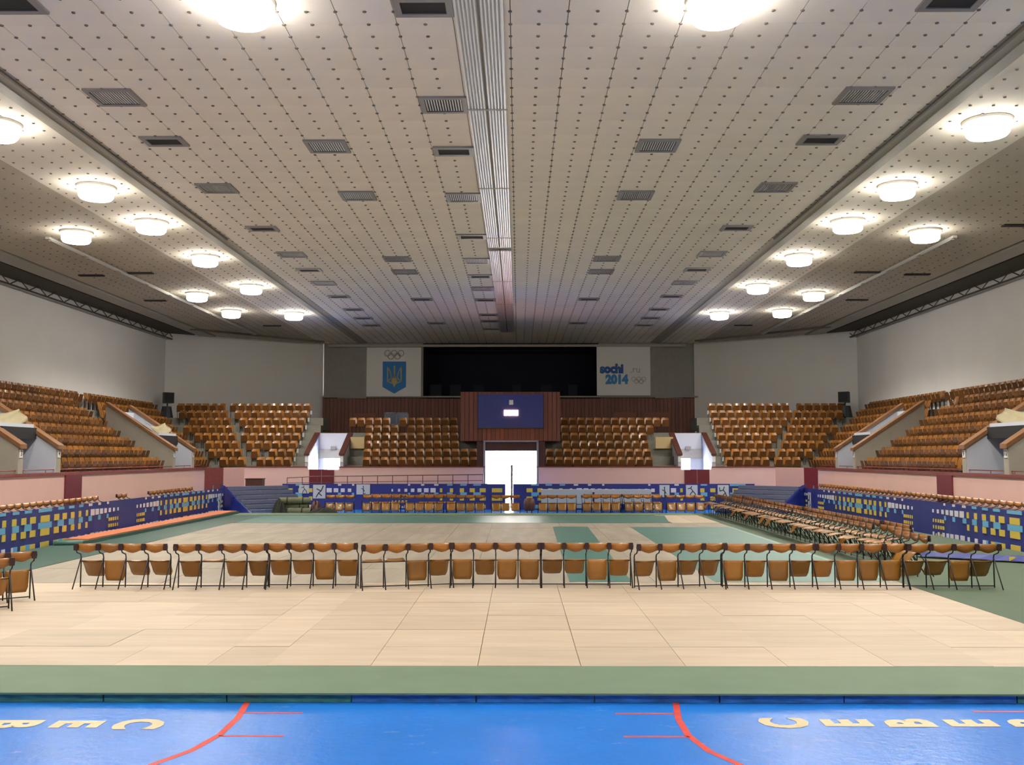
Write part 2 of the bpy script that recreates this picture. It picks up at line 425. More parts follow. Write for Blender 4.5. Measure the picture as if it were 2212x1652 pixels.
for p, q in (((-18.3, 56.2), (-11.9, 62.6)), ((11.9, 62.2), (18.3, 55.4))):   # dark cornice before the far white walls
    d = Vector((q[0] - p[0], q[1] - p[1]))
    o = MB().box(0, d.length, -.12, .12, -.10, .02).build('cornice_band', M['stud'], ceil); o.matrix_local = T(p[0], p[1], ZC) @ RZ(math.atan2(d.y, d.x))
# light rails in the outer bands
for s_, side in ((-1, 'left'), (1, 'right')):
    r_ = empty('lighting_rail', (s_ * 15.2, 45, ZC))
    tag(r_, 'thin pale lighting rail along the grey outer ceiling on the %s side' % side, 'light rail', kind='thing')
    MB().box(-.07, .07, -12.6, 13.5, -.10, -.02).build('rail_body', M['track'], r_)
    for q in range(9):
        MB().box(-.05, .05, -12.4 + 2.9 * q, -9.9 + 2.9 * q, -.13, -.10).build('tube_cover', M['white_band'], r_)

# ribbed metal strips down the middle of the ceiling
def ribbed(x0, x1, y0, y1, name_i, label):
    nr = 6; vs = []; fs = []
    wv = (x1 - x0) / nr
    prof = []
    for i in range(nr):
        prof += [(x0 + i * wv, 0), (x0 + (i + .3) * wv, -.03), (x0 + (i + .7) * wv, -.03)]
    prof.append((x1, 0))
    for (x, z) in prof: vs += [(x, y0, z), (x, y1, z)]
    for i in range(len(prof) - 1): fs.append((2 * i, 2 * i + 1, 2 * i + 3, 2 * i + 2))
    m_ = MB().add(vs, fs)
    m_.box(x0, x1, y0, y1, .002, .02)
    return m_
for (y0, y1, dz, nm) in ((8, 33.9, -.06, 'near'), (34.5, 57.5, -.06, 'far')):
    rt = empty('metal_ceiling_strip', (0, 0, ZC + dz))
    tag(rt, 'double ribbed metal strip down the middle of the ceiling, %s length' % nm, 'ceiling strip', kind='thing')
    ribbed(-.44, -.06, y0, y1, 0, '').build('ribbed_sheet', M['metal_strip'], rt)
    ribbed(-.02, .37, y0, y1, 0, '').build('ribbed_sheet', M['metal_strip'], rt)
    MB().box(-.07, -.01, y0, y1, .0, .03).build('centre_channel', M['stud'], rt)
    k = y0
    while k < y1:
        if k > y0: MB().box(-.46, .39, k - .03, k + .03, -.04, -.028).build('cross_bar', M['track'], rt)
        k += 6.1

# vents
slatm = MB()
for q in range(14): slatm.box(-.36 + q * .0554 - .014, -.36 + q * .0554 + .014, -.33, .33, -.03, -.01)
slat_me = slatm.mesh('grille', M['vent_slat'])
def frame_mesh(hx, hy, t):
    m_ = MB()
    m_.box(-hx, hx, -hy, -hy + t, -.045, .0); m_.box(-hx, hx, hy - t, hy, -.045, .0)
    m_.box(-hx, -hx + t, -hy + t, hy - t, -.045, .0); m_.box(hx - t, hx, -hy + t, hy - t, -.045, .0)
    return m_.mesh('frame', M['vent'])
fr1 = frame_mesh(.49, .46, .10); bk1 = MB().box(-.40, .40, -.37, .37, -.008, -.001).mesh('backing', M['vent_dark'])
fr2 = frame_mesh(.49, .33, .12); bk2 = MB().box(-.38, .38, -.22, .22, -.02, -.001).mesh('backing', M['vent_dark'])
def vent(x, y, louvred, label):
    v = empty('ceiling_vent', (x, y, ZC)); tag(v, label, 'vent', 'ceiling vents')
    put('frame', fr1 if louvred else fr2, v); put('backing', bk1 if louvred else bk2, v)
    if louvred: tag(put('grille', slat_me, v), kind='stuff')
VA = [15.6, 20.1, 23.25, 27.5, 32.5, 36.6, 39.8, 42.8, 45.9, 50.8, 53.2, 56.5]
VB = [22.85, 27.3, 36.25, 38.8, 45.7, 54.0]
VC = [15.45, 19.63, 22.45, 26.5, 31.3, 35.4, 38.4, 41.35, 44.9, 48.9, 52.0, 54.9]
for i, y in enumerate(VA): vent(-.94, y, i in (1, 3, 5, 7), 'grey ceiling vent beside the metal strip, %s from the camera end' % ORD[i])
for s_, side in ((-1, 'left'), (1, 'right')):
    for i, y in enumerate(VB): vent(s_ * 3.93, y, i < 4, 'grey louvred ceiling vent in the middle column on the %s, %s from camera' % (side, ORD[i]))
    for i, y in enumerate(VC): vent(s_ * 7.67, y, i in (1, 3, 5, 7), 'grey ceiling vent in the outermost column on the %s, %s from camera' % (side, ORD[i]))
for s_, side in ((-1, 'left'), (1, 'right')):
    for i, (x, y) in enumerate(((14.6, 39), (16.6, 31), (16.8, 39.5), (16.6, 46), (13.3, 55))):
        v = empty('slot_vent', (s_ * x, y, ZC)); tag(v, 'narrow dark slot vent in the grey outer ceiling on the %s, %s' % (side, ['by the lighting rail', 'nearest camera', 'third by the cornice', 'last by the cornice', 'farthest from camera'][i]), 'vent', 'slot vents')
        MB().box(-.5, .5, -.12, .12, -.05, .0).build('frame', M['vent_dark'], v)

# lamps
dif = MB().lathe([(.0, -.38), (.28, -.375), (.40, -.35), (.45, -.29), (.46, -.10), (.46, -.03)], 28).mesh('diffuser', M['lamp'], True)
rng = MB().lathe([(.46, -.07), (.50, -.07), (.52, -.04), (.52, .0), (.0, .0)], 28).mesh('rim', M['lamp_ring'], True)
bulb = bpy.data.lights.new('lamp_bulb', 'SPOT'); bulb.energy = SPOT; bulb.color = LAMP_COL[:3]
bulb.spot_size = R(146); bulb.spot_blend = .45; bulb.shadow_soft_size = .35
def lamp(x, y, label, group):
    l = empty('ceiling_lamp', (x, y, ZC)); tag(l, label, 'ceiling lamp', group)
    put('diffuser', dif, l); put('rim', rng, l); put('lamp_bulb', bulb, l, T(0, 0, -.75))
for s_, side in ((-1, 'left'), (1, 'right')):
    lamp(s_ * 3.85, 15.4, 'round glowing ceiling lamp nearest the camera, %s of the metal strip' % side, 'ceiling lamps')
    lamp(s_ * 3.85, 4.0, 'round ceiling lamp above the blue floor, %s of the metal strip' % side, 'ceiling lamps')
    for i, y in enumerate((21.2, 26.35, 30.4, 35.75, 42.0, 50.1)):
        lamp(s_ * 10.95, y, 'round glowing lamp, %s from camera in the long inner row on the %s' % (ORD[i], side), 'ceiling lamps')
    for i, y in enumerate((31.8, 44.0, 49.3)):
        lamp(s_ * 13.95, y, 'round glowing lamp, %s from camera in the short outer row on the %s' % (ORD[i], side), 'ceiling lamps')
    for i, y in enumerate((3.0, 9.5, 15.8)):
        lamp(s_ * 10.95, y, 'round lamp behind the view, %s from the back in the inner row on the %s' % (ORD[i], side), 'ceiling lamps')
    lamp(s_ * 13.95, 20.0, 'round lamp out of view at the start of the outer row on the %s' % side, 'ceiling lamps')

# ------------------------------------------------------------------ WALLS of the hall
def wall(name, p, q, z0, z1, m, th=.2, kind='structure'):
    d = Vector((q[0] - p[0], q[1] - p[1])); L_ = d.length; a = math.atan2(d.y, d.x)
    o = MB().box(0, L_, 0, th, z0, z1).build(name, m); o.matrix_local = T(p[0], p[1], 0) @ RZ(a); tag(o, kind=kind); return o
wall('wall_left', (-20.5, -7), (-20.5, 58.3), ZF, ZC + .05, M['white_wall'])
wall('wall_right', (20.5, 57.6), (20.5, -7), ZF, ZC + .05, M['white_wall'])
wall('wall_behind', (21, -7), (-21, -7), ZF, ZC + .05, M['white_wall'])
wall('wall_far_left', (-20.6, 58.2), (-12.1, 64.4), ZF, ZC + .05, M['white_wall'])
wall('wall_far_right', (12.1, 64.0), (20.6, 57.4), ZF, ZC + .05, M['white_wall'])
# far timber wall with cladding boards
tw = MB().box(-12.2, 12.3, YB + .06, YB + .3, 3.3, 6.4).build('wall_far', M['dark_wood']); tag(tw, kind='structure')
cb = MB(); x = -12.2
while x < 12.25:
    cb.box(x + .012, x + .232, YB + .0, YB + .06, 3.3, 6.38); x += .245
tag(cb.build('cladding_board', M['clad'], tw), kind='stuff')
for (x0, x1, z0, z1, mm) in ((-10.1, -8.65, 4.5, 5.33, 'clad_panel'), (6.8, 8.3, 4.5, 5.4, 'clad_panel'), (8.78, 10.5, 4.5, 5.4, 'clad_panel')):
    MB().box(x0, x1, YB - .05, YB, z0, z1).build('wall_panel', M[mm], tw)
wn = MB().box(-8.07, -6.6, YB - .02, YB + .0, 4.62, 5.35).build('window_1', M['win']); tag(wn, kind='structure')
f_ = MB()
for (a, b, c, d) in ((-8.12, -6.55, 5.33, 5.4), (-8.12, -6.55, 4.57, 4.64), (-8.12, -8.05, 4.57, 5.4), (-6.62, -6.55, 4.57, 5.4), (-7.38, -7.31, 4.57, 5.4)): f_.box(a, b, YB - .06, YB - .0, c, d)
f_.build('window_frame', M['win_fr'], wn)
# upper grey wall with the dark recess
gw = MB()
gw.box(-9.3, -5.6, YB - .25, YB, 6.46, ZC + .05); gw.box(5.85, 9.5, YB - .25, YB, 6.46, ZC + .05)
gw.box(-12.2, 12.3, YB - .2, YB + .3, 6.36, 6.46)
g_ = gw.build('wall_far_upper', M['grey_wall']); tag(g_, kind='structure')
for s_, xa, xb in ((-1, -12.15, -9.3), (1, 9.5, 12.2)):
    pts = [(xa, YB + .12), (xb, YB - .25), (xb, YB), (xa, YB + .3)] if s_ < 0 else [(xa, YB - .25), (xb, YB + .12), (xb, YB + .3), (xa, YB)]
    MB().prism(pts, ZC + .05 - 6.3, 0, T(0, 0, 6.3)).build('wing_panel', M['grey_wall'], g_)
rc = MB()
rc.box(-5.6, 5.85, YB + 4, YB + 4.1, 6.3, ZC + .05); rc.box(-5.6, 5.85, YB, YB + 4, 6.3, 6.36)
rc.box(-5.7, -5.6, YB, YB + 4, 6.3, ZC + .05); rc.box(5.85, 5.95, YB, YB + 4, 6.3, ZC + .05); rc.box(-5.6, 5.85, YB, YB + 4, ZC + .0, ZC + .05)
rw = rc.build('wall_recess', M['void']); tag(rw, kind='structure')
for x0 in (-5.2, -3.9, -2.35, .2, 2.1, 3.9):
    MB().box(x0, x0 + random.uniform(.5, .8), YB + .5, YB + .7, 6.4, 7.25).build('recess_panel', M['void2'], rw)
tr = MB().box(-11.8, 11.5, YB - .45, YB - .27, ZC - .27, ZC - .12).build('trim_1', M['track']); tag(tr, kind='structure')
tag(MB().box(-12.3, 12.3, YB + .3, YB + 4.2, ZC + .05, ZC + .3).build('ceiling_recess', M['void']), kind='structure')

# white sign boards on the grey wall
def board(x0, x1, z0, z1, label):
    t = empty('sign_board', ((x0 + x1) / 2, YB - .28, z0)); tag(t, label, 'sign')
    MB().box(x0 - t.location.x, x1 - t.location.x, -.05, .02, 0, z1 - z0).build('panel', M['sign'], t)
    return t
FRONT = RX(R(90))                                                    # drawing plane xy -> facing -Y
def flat(name, polys, m, parent, y=-.056, th=.006):
    mb = MB()
    for p in polys: mb.prism(p, th, 0, T(0, y, 0) @ FRONT)
    return mb.build(name, m, parent)
def stroke(pts, w_):
    """polyline -> list of quads (2D)"""
    out = []
    for a, b in zip(pts, pts[1:]):
        d = Vector((b[0] - a[0], b[1] - a[1])); d.normalize(); n_ = Vector((-d.y, d.x)) * w_ / 2; e = d * w_ * .3
        out.append([(a[0] - n_.x * -1 - e.x, a[1] + n_.y - e.y), (a[0] - n_.x - e.x, a[1] - n_.y - e.y), (b[0] - n_.x + e.x, b[1] - n_.y + e.y), (b[0] + n_.x + e.x, b[1] + n_.y + e.y)])
    return out
def circle(cx, cy, r, n_=20): return [(cx + r * math.cos(2 * math.pi * i / n_), cy + r * math.sin(2 * math.pi * i / n_)) for i in range(n_ + 1)]
def rings(parent, cx, cz, r, m, w_):
    for i in range(5):
        x = cx + (i - 2) * r * 1.15; z = cz + (0 if i % 2 == 0 else -r)
        flat('emblem_ring', stroke(circle(x, z, r), w_), m, parent, y=-.054 - .001 * i)
b1 = board(-9.28, -5.73, 6.42, 9.62, 'white sign board with a blue shield and rings on the grey far wall')
sx0, sx1 = -.72, .80
flat('shield', [[(sx0, .62), (.04, .18), (sx1, .62), (sx1, 2.28), (sx0, 2.28)]], M['shield'], b1)
tri = []
def mirror(pl): return [[(.08 - x, z) for x, z in reversed(p)] for p in pl]
half = stroke([(-.40, 1.92), (-.40, .98), (-.08, .86)], .07) + stroke([(-.40, 1.92), (-.24, 1.62), (-.16, 1.3), (-.20, 1.12), (-.40, 1.02)], .06)
mid = stroke([(.04, 1.98), (.04, 1.35)], .09) + [[(-.16, 1.0), (.04, .58), (.24, 1.0), (.14, 1.2), (-.06, 1.2)]]
mid += stroke([(.04, 1.4), (-.1, 1.12)], .06) + stroke([(.04, 1.4), (.18, 1.12)], .06)
for k, p in enumerate((half + mirror(half) + mid,)): flat('trident', p, M['gold'], b1, y=-.064)
rings(b1, .02, 2.82, .19, M['ring'], .045)
b2 = board(5.72, 9.2, 6.48, 9.68, 'white sign board lettered sochi 2014 on the grey far wall')
YT = -.058
def let(s_, size, x, z, m, bold): return text('lettering', s_, size, m, T(x, YT, z) @ FRONT, b2, bold=bold, ext=.003, align='LEFT', sx=.92)
let('sochi', .78, -1.52, 1.72, M['sochi_dark'], .055)
let('2014', .78, -1.16, 1.02, M['sochi_light'], .055)
let('.ru', .66, .42, 1.68, M['ring'], -.004)
rings(b2, .98, 1.06, .14, M['ring'], .03)

for a, b in ((-12.75, -11.9), (11.9, 12.75)):  # unseen fillers added behind the wall joints to block leaking daylight
    tag(MB().box(a, b, YB + .32, YB + .7, ZF, ZC + .05).build('wall_light_seal', M['white_wall']), kind='structure')
# foyer behind the doors, open to daylight at its far end
fo = MB()
fo.box(-12.5, 12.5, 54.4, 64.3, 3.1, 3.3); fo.box(-12.6, -12.5, 53.9, 64.2, ZF, 3.2); fo.box(12.5, 12.6, 53.9, 64.2, ZF, 3.2)
tag(fo.build('wall_foyer', M['foyer']), kind='structure')
tag(MB().box(-12.3, 12.3, 55.2, 64.05, 3.3, 3.7).build('floor_gallery', M['concrete']), kind='structure')

# ------------------------------------------------------------------ pink parapet walls
pl_ = MB().box(XL - .25, XL, -6, 48.6, ZF, ZP).build('wall_arena_left', M['pink']); tag(pl_, kind='structure')
pr_ = MB().box(XR, XR + .25, -6, 48.4, ZF, ZP).build('wall_arena_right', M['pink']); tag(pr_, kind='structure')
pf = MB()
DX0, DX1 = -1.10, 1.56                                               # doorway in the far wall
pf.box(-13.6, -10.3, YF, YF + .2, ZF, ZPF); pf.box(-10.3, -8.7, YF, YF + .2, ZF, 1.86); pf.box(-8.7, DX0, YF, YF + .2, ZF, ZPF)
pf.box(DX1, 9.0, YF, YF + .2, ZF, ZPF); pf.box(9.0, 10.6, YF, YF + .2, ZF, 1.86); pf.box(10.6, 13.9, YF, YF + .2, ZF, ZPF)
p_ = pf.build('wall_arena_far', M['pink']); tag(p_, kind='structure')
wall('wall_corner_left', (-14.35, 49.9), (-13.6, YF), ZF, ZPF, M['pink_d'], .15)
wall('wall_corner_right', (13.9, YF), (14.9, 49.4), ZF, ZPF, M['pink_d'], .15)
for i, (p, q, mm) in enumerate((((-14.95, 48.6), (-14.35, 49.9), 'coping'), ((14.9, 49.4), (15.4, 48.4), 'maroon'))):
    d = wall('door_%d' % (i + 1), p, q, ZF, ZPF, M[mm], .12)
    MB().box(.66, .70, -.05, 0, .85, 1.1).build('door_handle', M['vent'], d)
# copings with studs and pipe rail
for nm, (x0, x1, y0, y1, z) in (('trim_2', (XL - .3, XL + .04, -6, 48.6, ZP)), ('trim_3', (XR - .04, XR + .3, -6, 48.4, ZP))):
    c_ = MB().box(x0, x1, y0, y1, z, z + .10).build(nm, M['coping']); tag(c_, kind='structure')
    xr = (x0 + x1) / 2; rl = MB().tube([(xr, 20, z + .2), (xr, y1 - .2, z + .2)], .018, 5)
    k = 20.5
    while k < y1: rl.tube([(xr, k, z + .1), (xr, k, z + .2)], .012, 4); k += 1.5
    rl.build('parapet_rail', M['coping'], c_)
c_ = MB()
for a, b in ((-13.6, -10.3), (-8.7, DX0), (DX1, 9.0), (10.6, 13.9)): c_.box(a, b, YF - .03, YF + .22, ZPF, ZPF + .05)
tag(c_.build('trim_4', M['coping']), kind='structure')
# maroon doors in the pink walls
def wdoor(i, X, w_, h0, h1, two):
    d = empty('door_%d' % i); d.matrix_local = X; tag(d, kind='structure')
    if two:
        MB().box(0, w_ / 2 - .01, -.04, 0, h0, h1).build('door_leaf', M['maroon'], d); MB().box(w_ / 2 + .01, w_, -.04, 0, h0, h1).build('door_leaf', M['maroon'], d)
        MB().box(w_ / 2 - .01, w_ / 2 + .01, -.05, 0, h0, h1).build('door_strip', M['frame_w'], d)
    else:
        MB().box(0, w_, -.05, 0, h0, h1).build('door_leaf', M['maroon'], d); MB().box(w_ - .14, w_ - .10, -.1, -.05, .95, 1.1).build('door_handle', M['vent'], d)
wdoor(3, T(XL, 33.6, 0) @ RZ(R(90)), 1.25, .3, ZP - .0, False)
wdoor(4, T(XR, 34.6, 0) @ RZ(R(-90)), 1.2, .45, ZP - .0, False)
wdoor(5, T(-10.22, YF, 0), 1.28, 1.1, 1.86, True)
wdoor(6, T(9.2, YF, 0), 1.28, 1.1, 1.86, True)

# ------------------------------------------------------------------ central doorway and portal
dr = empty('door_7', (0, 0, 0)); tag(dr, kind='structure')
fr = MB(); fr.box(DX0 - .10, DX0, YF - .02, YF + .25, ZF, 3.30); fr.box(DX1, DX1 + .10, YF - .02, YF + .25, ZF, 3.30); fr.box(DX0 - .1, DX1 + .1, YF - .02, YF + .25, 3.28, 3.36)
fr.build('door_frame', M['frame_w'], dr)
MB().box(DX0, DX1, YF + .1, YF + .2, 2.82, 3.28).build('door_transom', M['dark_wood'], dr)
MB().box(.22, .32, YF + .05, YF + .2, ZF, 2.1).build('door_mullion', M['dark_wood'], dr)
ps = MB(); ps.box(DX0 - .1, DX0, YF + .25, 54.4, ZF, 3.3); ps.box(DX1, DX1 + .1, YF + .25, 54.4, ZF, 3.3); ps.box(DX0, DX1, YF + .25, 54.4, 2.84, 3.3)
tag(ps.build('wall_passage', M['foyer']), kind='structure')
cols_ = MB(); cols_.box(-1.55, DX0 - .1, YF + .2, 54.4, ZF, 3.3); cols_.box(DX1 + .1, 2.0, YF + .2, 54.4, ZF, 3.3)
tag(cols_.build('wall_passage_side', M['dark_wood']), kind='structure')
po = empty('timber_portal', (0, 52.75, 0)); tag(po, 'tall timber clad portal above the bright doorway in the far stand', 'portal', kind='thing')
MB().box(-2.5, 2.85, .06, 2.4, 3.36, 6.0).build('core', M['dark_wood'], po)
cb = MB(); x = -2.5
while x < 2.84:
    cb.box(x + .01, min(x + .222, 2.85), 0, .06, 3.36, 6.0); x += .235
tag(cb.build('cladding_board', M['clad'], po), kind='stuff')
sc_ = empty('scoreboard', (0, 52.7, 4.1)); tag(sc_, 'blue scoreboard with a glowing orange display above the bright doorway', 'scoreboard')
MB().box(-1.55, 1.95, -.14, 0.04, 0, 1.76).build('panel', M['score'], sc_)
for i in range(4): MB().box(-.14 + i * .19, .02 + i * .19, -.165, -.14, .62, .90).build('display_digit', M['led'], sc_)
MB().box(.12, .34, -.16, -.14, 1.2, 1.45).build('clock_plate', M['sign'], sc_)
MB().box(-1.6, 2.0, -.15, .05, -.05, 0).build('bottom_rail', M['bleacher_fr'], sc_)

# ------------------------------------------------------------------ GRANDSTANDS
def zt(i): return TREAD0 + RISE * i
VOM_L = (30.85, 33.1, 44.6, 46.9); VOM_R = (30.0, 32.5, 43.5, 45.6)
def side_stand(s_, side, X0, vom, wallx):
    g = empty('floor_terrace_' + side, (0, 0, 0)); tag(g, kind='structure')
    xf = X0 - .42
    for i in range(8):
        a, b = xf + RUN * i, xf + RUN * (i + 1)
        if i == 7: b = wallx
        x0, x1 = sorted((s_ * a, s_ * b))
        spans = [(-6, vom[0]), (vom[1], vom[2]), (vom[3], YF + .2 + RUN * i)] if i < 4 else [(-6, YF + .2 + RUN * i)]
        for y0, y1 in spans: MB().box(x0, x1, y0, y1, (ZF if i < 4 else zt(i) - .7), zt(i)).build('tier', M['concrete'], g)
    return g
gl = side_stand(-1, 'left', 15.33, VOM_L, 20.5)
gr = side_stand(1, 'right', 15.75, VOM_R, 20.5)
gf = empty('floor_terrace_far', (0, 0, 0)); tag(gf, kind='structure')
for i in range(8):
    y0, y1 = YF + .2 + RUN * i, YF + .2 + RUN * (i + 1)
    if i == 7: y1 = 58
    xl = -(15.33 - .42 + RUN * i); xr = 15.75 - .42 + RUN * i
    lo = ZF if i < 4 else zt(i) - .7
    bx_ = [(xl, -10.5), (10.75, xr)]
    if i < 4: bx_ += [(-8.6, -1.55), (2.0, 8.9)]
    elif i < 6: bx_ += [(-10.5, -1.55), (2.0, 10.75)]
    for a, b in bx_: MB().box(a, b, y0, y1, lo, zt(i)).build('tier', M['concrete'], gf)
MB().box(-8.45, -7.7, 53.0, 53.15, zt(3), zt(3) + .62).build('end_board', M['beige_board'], gf)
MB().box(8.0, 8.95, 53.0, 53.15, zt(3), zt(3) + .62).build('end_board', M['beige_board'], gf)
for s_ in (-1, 1):                                                  # small pale blocks at the stair ends of the rows
    for i in range(8):
        xx = -11.22 if s_ < 0 else 11.42
        MB().box(xx - .05, xx + .05, 51.35 + RUN * i, 51.4 + RUN * i, zt(i) + .2, zt(i) + .42).build('row_end_block', M['white_band'], gf)

# ---- entrances (vomitories)
def vomitory_side(s_, side, which, Xf, y0, y1, nums, label, cloth):
    v = empty('stand_entrance', (s_ * Xf, 0, 0)); tag(v, label, 'entrance', kind='thing')
    th = .30; D = 3.1; sl = .66; zb, z0 = ZP + .05, 2.83
    pan_m = []
    for (ya, yb, inner) in ((y0 - th, y0, 0), (y1, y1 + th, 1)):
        # wall profile in (d, z), d = distance back from the front face
        prof = [(0, zb), (D, zb), (D, z0 + sl * D), (0, z0)]
        m_ = MB().prism(prof, yb - ya)
        o = m_.build('side_wall', M['vom_wall'], v)
        # local x->d along s_, y->z, z-> +-y
        Xm = Matrix(((s_, 0, 0, 0), (0, 0, 1, ya), (0, 1, 0, 0), (0, 0, 0, 1)))
        o.matrix_local = Xm
        cap = MB().prism([(-.08, z0 - .05), (D, z0 + sl * D), (D, z0 + sl * D + .13), (-.08, z0 + .09)], yb - ya + .12)
        c = cap.build('cap_rail', M['cap_wood'], v); c.matrix_local = Matrix(((s_, 0, 0, 0), (0, 0, 1, ya - .06), (0, 1, 0, 0), (0, 0, 0, 1)))
        # pale lining on the inside face
        yl = yb if not inner else ya - .02
        ln = MB().prism([(.02, zb), (D, zb), (D, z0 + sl * D - .06), (.02, z0 - .06)], .02)
        l_ = ln.build('inner_lining', M['vom_inner'], v); l_.matrix_local = Matrix(((s_, 0, 0, 0), (0, 0, 1, yl), (0, 1, 0, 0), (0, 0, 0, 1)))
        # number plate on the front face
        yc = (ya + yb) / 2
        pp = MB().box(-.02 if s_ > 0 else 0, 0 if s_ > 0 else .02, yc - .09, yc + .09, z0 - .33, z0 - .08).build('number_plate', M['plate'], v)
        nm = nums[0] if not inner else nums[1]
        ang = R(90) if s_ < 0 else R(-90)
        if nm: text('plate_number', nm, .22, M['digit'], T(.024 if s_ < 0 else -.024, yc, z0 - .2) @ RZ(ang) @ RX(R(90)), v, bold=.003, ext=.001)
    # back of the entrance: pale wall, dark lintel, pale panel above
    def cross(d0, d1, a, b, za, zb_, nm, m_):
        x0, x1 = sorted((s_ * d0, s_ * d1)); MB().box(x0, x1, a, b, za, zb_).build(nm, m_, v)
    cross(D - .3, D - .2, y0, y1, zb, 4.6, 'back_wall', M['vom_inner'])
    cross(.70, .80, y0 + .02, y1 - .02, 3.12, 3.50, 'dark_lintel', M['black'])
    cross(.80, 2.6, y0 + .02, y1 - .02, 3.50, 3.62, 'roof_slab', M['vom_inner'])
    if cloth:
        cx = s_ * (Xf + 1.0); gr_ = []
        for r_ in range(9):
            tz = r_ / 8; row_ = []
            for c_2 in range(13):
                ty = c_2 / 12; yy2 = y0 - .1 + (y1 - y0 + .2) * ty
                sag = math.sin(ty * math.pi) * .16 * (1 + .5 * tz)
                row_.append((cx + s_ * (.42 - .40 * tz + .04 * math.sin(9 * tz + 5 * ty)), yy2, 4.10 - .38 * tz - sag + .05 * abs(2 * ty - 1)))
            gr_.append(row_)
        cl = MB().sheet(gr_, .01).build('draped_cloth', M['cream_cloth'], None, True)
        tag(cl, 'beige cloth draped over the %s entrance of the %s stand' % (which, side), 'cloth')
    return v
vomitory_side(-1, 'left', 'near', 14.96, VOM_L[0], VOM_L[1], ('3', '4'), 'walled stand entrance numbered 3 and 4 on the left', True)
vomitory_side(-1, 'left', 'far', 14.96, VOM_L[2], VOM_L[3], ('5', '6'), 'walled stand entrance at the far corner of the left stand', True)
vomitory_side(1, 'right', 'near', 15.36, VOM_R[0], VOM_R[1], ('10', '9'), 'walled stand entrance numbered 9 and 10 on the right', True)
vomitory_side(1, 'right', 'far', 15.36, VOM_R[2], VOM_R[3], ('8', '7'), 'walled stand entrance at the far corner of the right stand', False)
def vomitory_far(x0, x1, label, ox0, ox1):
    v = empty('stand_entrance', (0, YF + .22, 0)); tag(v, label, 'entrance', kind='thing')
    D, sl, z0, zb, th = 2.6, .44, 2.6, 1.86, .17
    for xa in (x0 - th, x1):
        prof = [(0, zb - 1.9), (D, zb - 1.9), (D, z0 + sl * D), (0, z0)]
        o = MB().prism(prof, th).build('side_wall', M['vom_inner'], v)
        o.matrix_local = Matrix(((0, 0, 1, xa), (1, 0, 0, 0), (0, 1, 0, 0), (0, 0, 0, 1)))
        c = MB().prism([(-.06, z0 - .02), (D, z0 + sl * D), (D, z0 + sl * D + .1), (-.06, z0 + .08)], th + .12).build('cap_rail', M['dark_wood'], v)
        c.matrix_local = Matrix(((0, 0, 1, xa - .06), (1, 0, 0, 0), (0, 1, 0, 0), (0, 0, 0, 1)))
        MB().box(xa, xa + th, -.03, 0, z0 - .36, z0 - .06).build('number_plate', M['plate'], v)
    MB().box(x0, x1, D, D + .1, 2.93, 3.8).build('back_panel', M['vom_inner'], v)
    MB().box(x0, x1, D - .05, D + .15, 2.42, 2.93).build('lintel', M['grey_wall'], v)
    MB().box(x0, ox0, D, D + .12, ZF, 2.42).build('jamb', M['vom_inner'], v); MB().box(ox1, x1, D, D + .12, ZF, 2.42).build('jamb', M['vom_inner'], v)
    MB().box((x0 + x1) / 2 - .15, (x0 + x1) / 2 + .15, D - .12, D - .05, 2.9, 3.08).build('exit_light', M['vent'], v)
vomitory_far(-10.33, -8.68, 'white walled stand entrance left of the far doorway with a bright opening', -10.05, -8.75)
vomitory_far(9.08, 10.68, 'white walled stand entrance right of the far doorway with a bright opening', 9.15, 10.0)

# ------------------------------------------------------------------ stadium seats
def seat_geo():
    back = []
    for r_ in range(3):
        t = (0, .72, 1)[r_]; row_ = []
        for c in range(5):
            u = c / 4 - .5; row_.append((u * (.43 - .07 * (r_ == 2)), -.10 - .09 * t - .03 * (1 - 4 * u * u), .48 + .38 * t))
        back.append(row_)
    pan_ = []
    for r_ in range(3):
        t = r_ / 2; row_ = []
        for c in range(4):
            u = c / 3 - .5; row_.append((u * (.39 - .07 * t * t), .02 + .10 * t + .03 * math.sin(t * math.pi) , .36 + .36 * t))
        pan_.append(row_)
    return back, pan_
bk_g, pn_g = seat_geo()
seat_back_me = MB().sheet(bk_g, .014).mesh('backrest', M['seat_wood'], False)
seat_pan_me = MB().sheet(pn_g, .014).mesh('seat', M['seat_pan'], False)
fm = MB()
for x in (-.2, .2):
    fm.box(x - .014, x + .014, -.14, -.10, 0, .60); fm.box(x - .012, x + .012, -.12, .05, .38, .41)
seat_frame_me = fm.mesh('stadium_seat', M['steel'])
lowback = [bk_g[0][::2], bk_g[1][::2]]; lowpan = [pn_g[0][::3], pn_g[2][::3]]
stuffs = {}
def stuff_seat(key, X):
    if key not in stuffs: stuffs[key] = MB()
    s = stuffs[key]
    s.sheet(bk_g, .014, 0, X); s.sheet(lowpan, .014, 1, X)
    s.box(-.2, -.18, -.14, -.10, 0, .5, 2, X); s.box(.18, .2, -.14, -.10, 0, .5, 2, X)
nseat = 0
def real_seat(X, label, group):
    global nseat; nseat += 1
    o = put('stadium_seat', seat_frame_me, None, X); tag(o, label, 'seat', group)
    put('backrest', seat_back_me, o); put('seat', seat_pan_me, o)
PS = .47
def jit(): return RZ(R(random.uniform(-2, 2)))
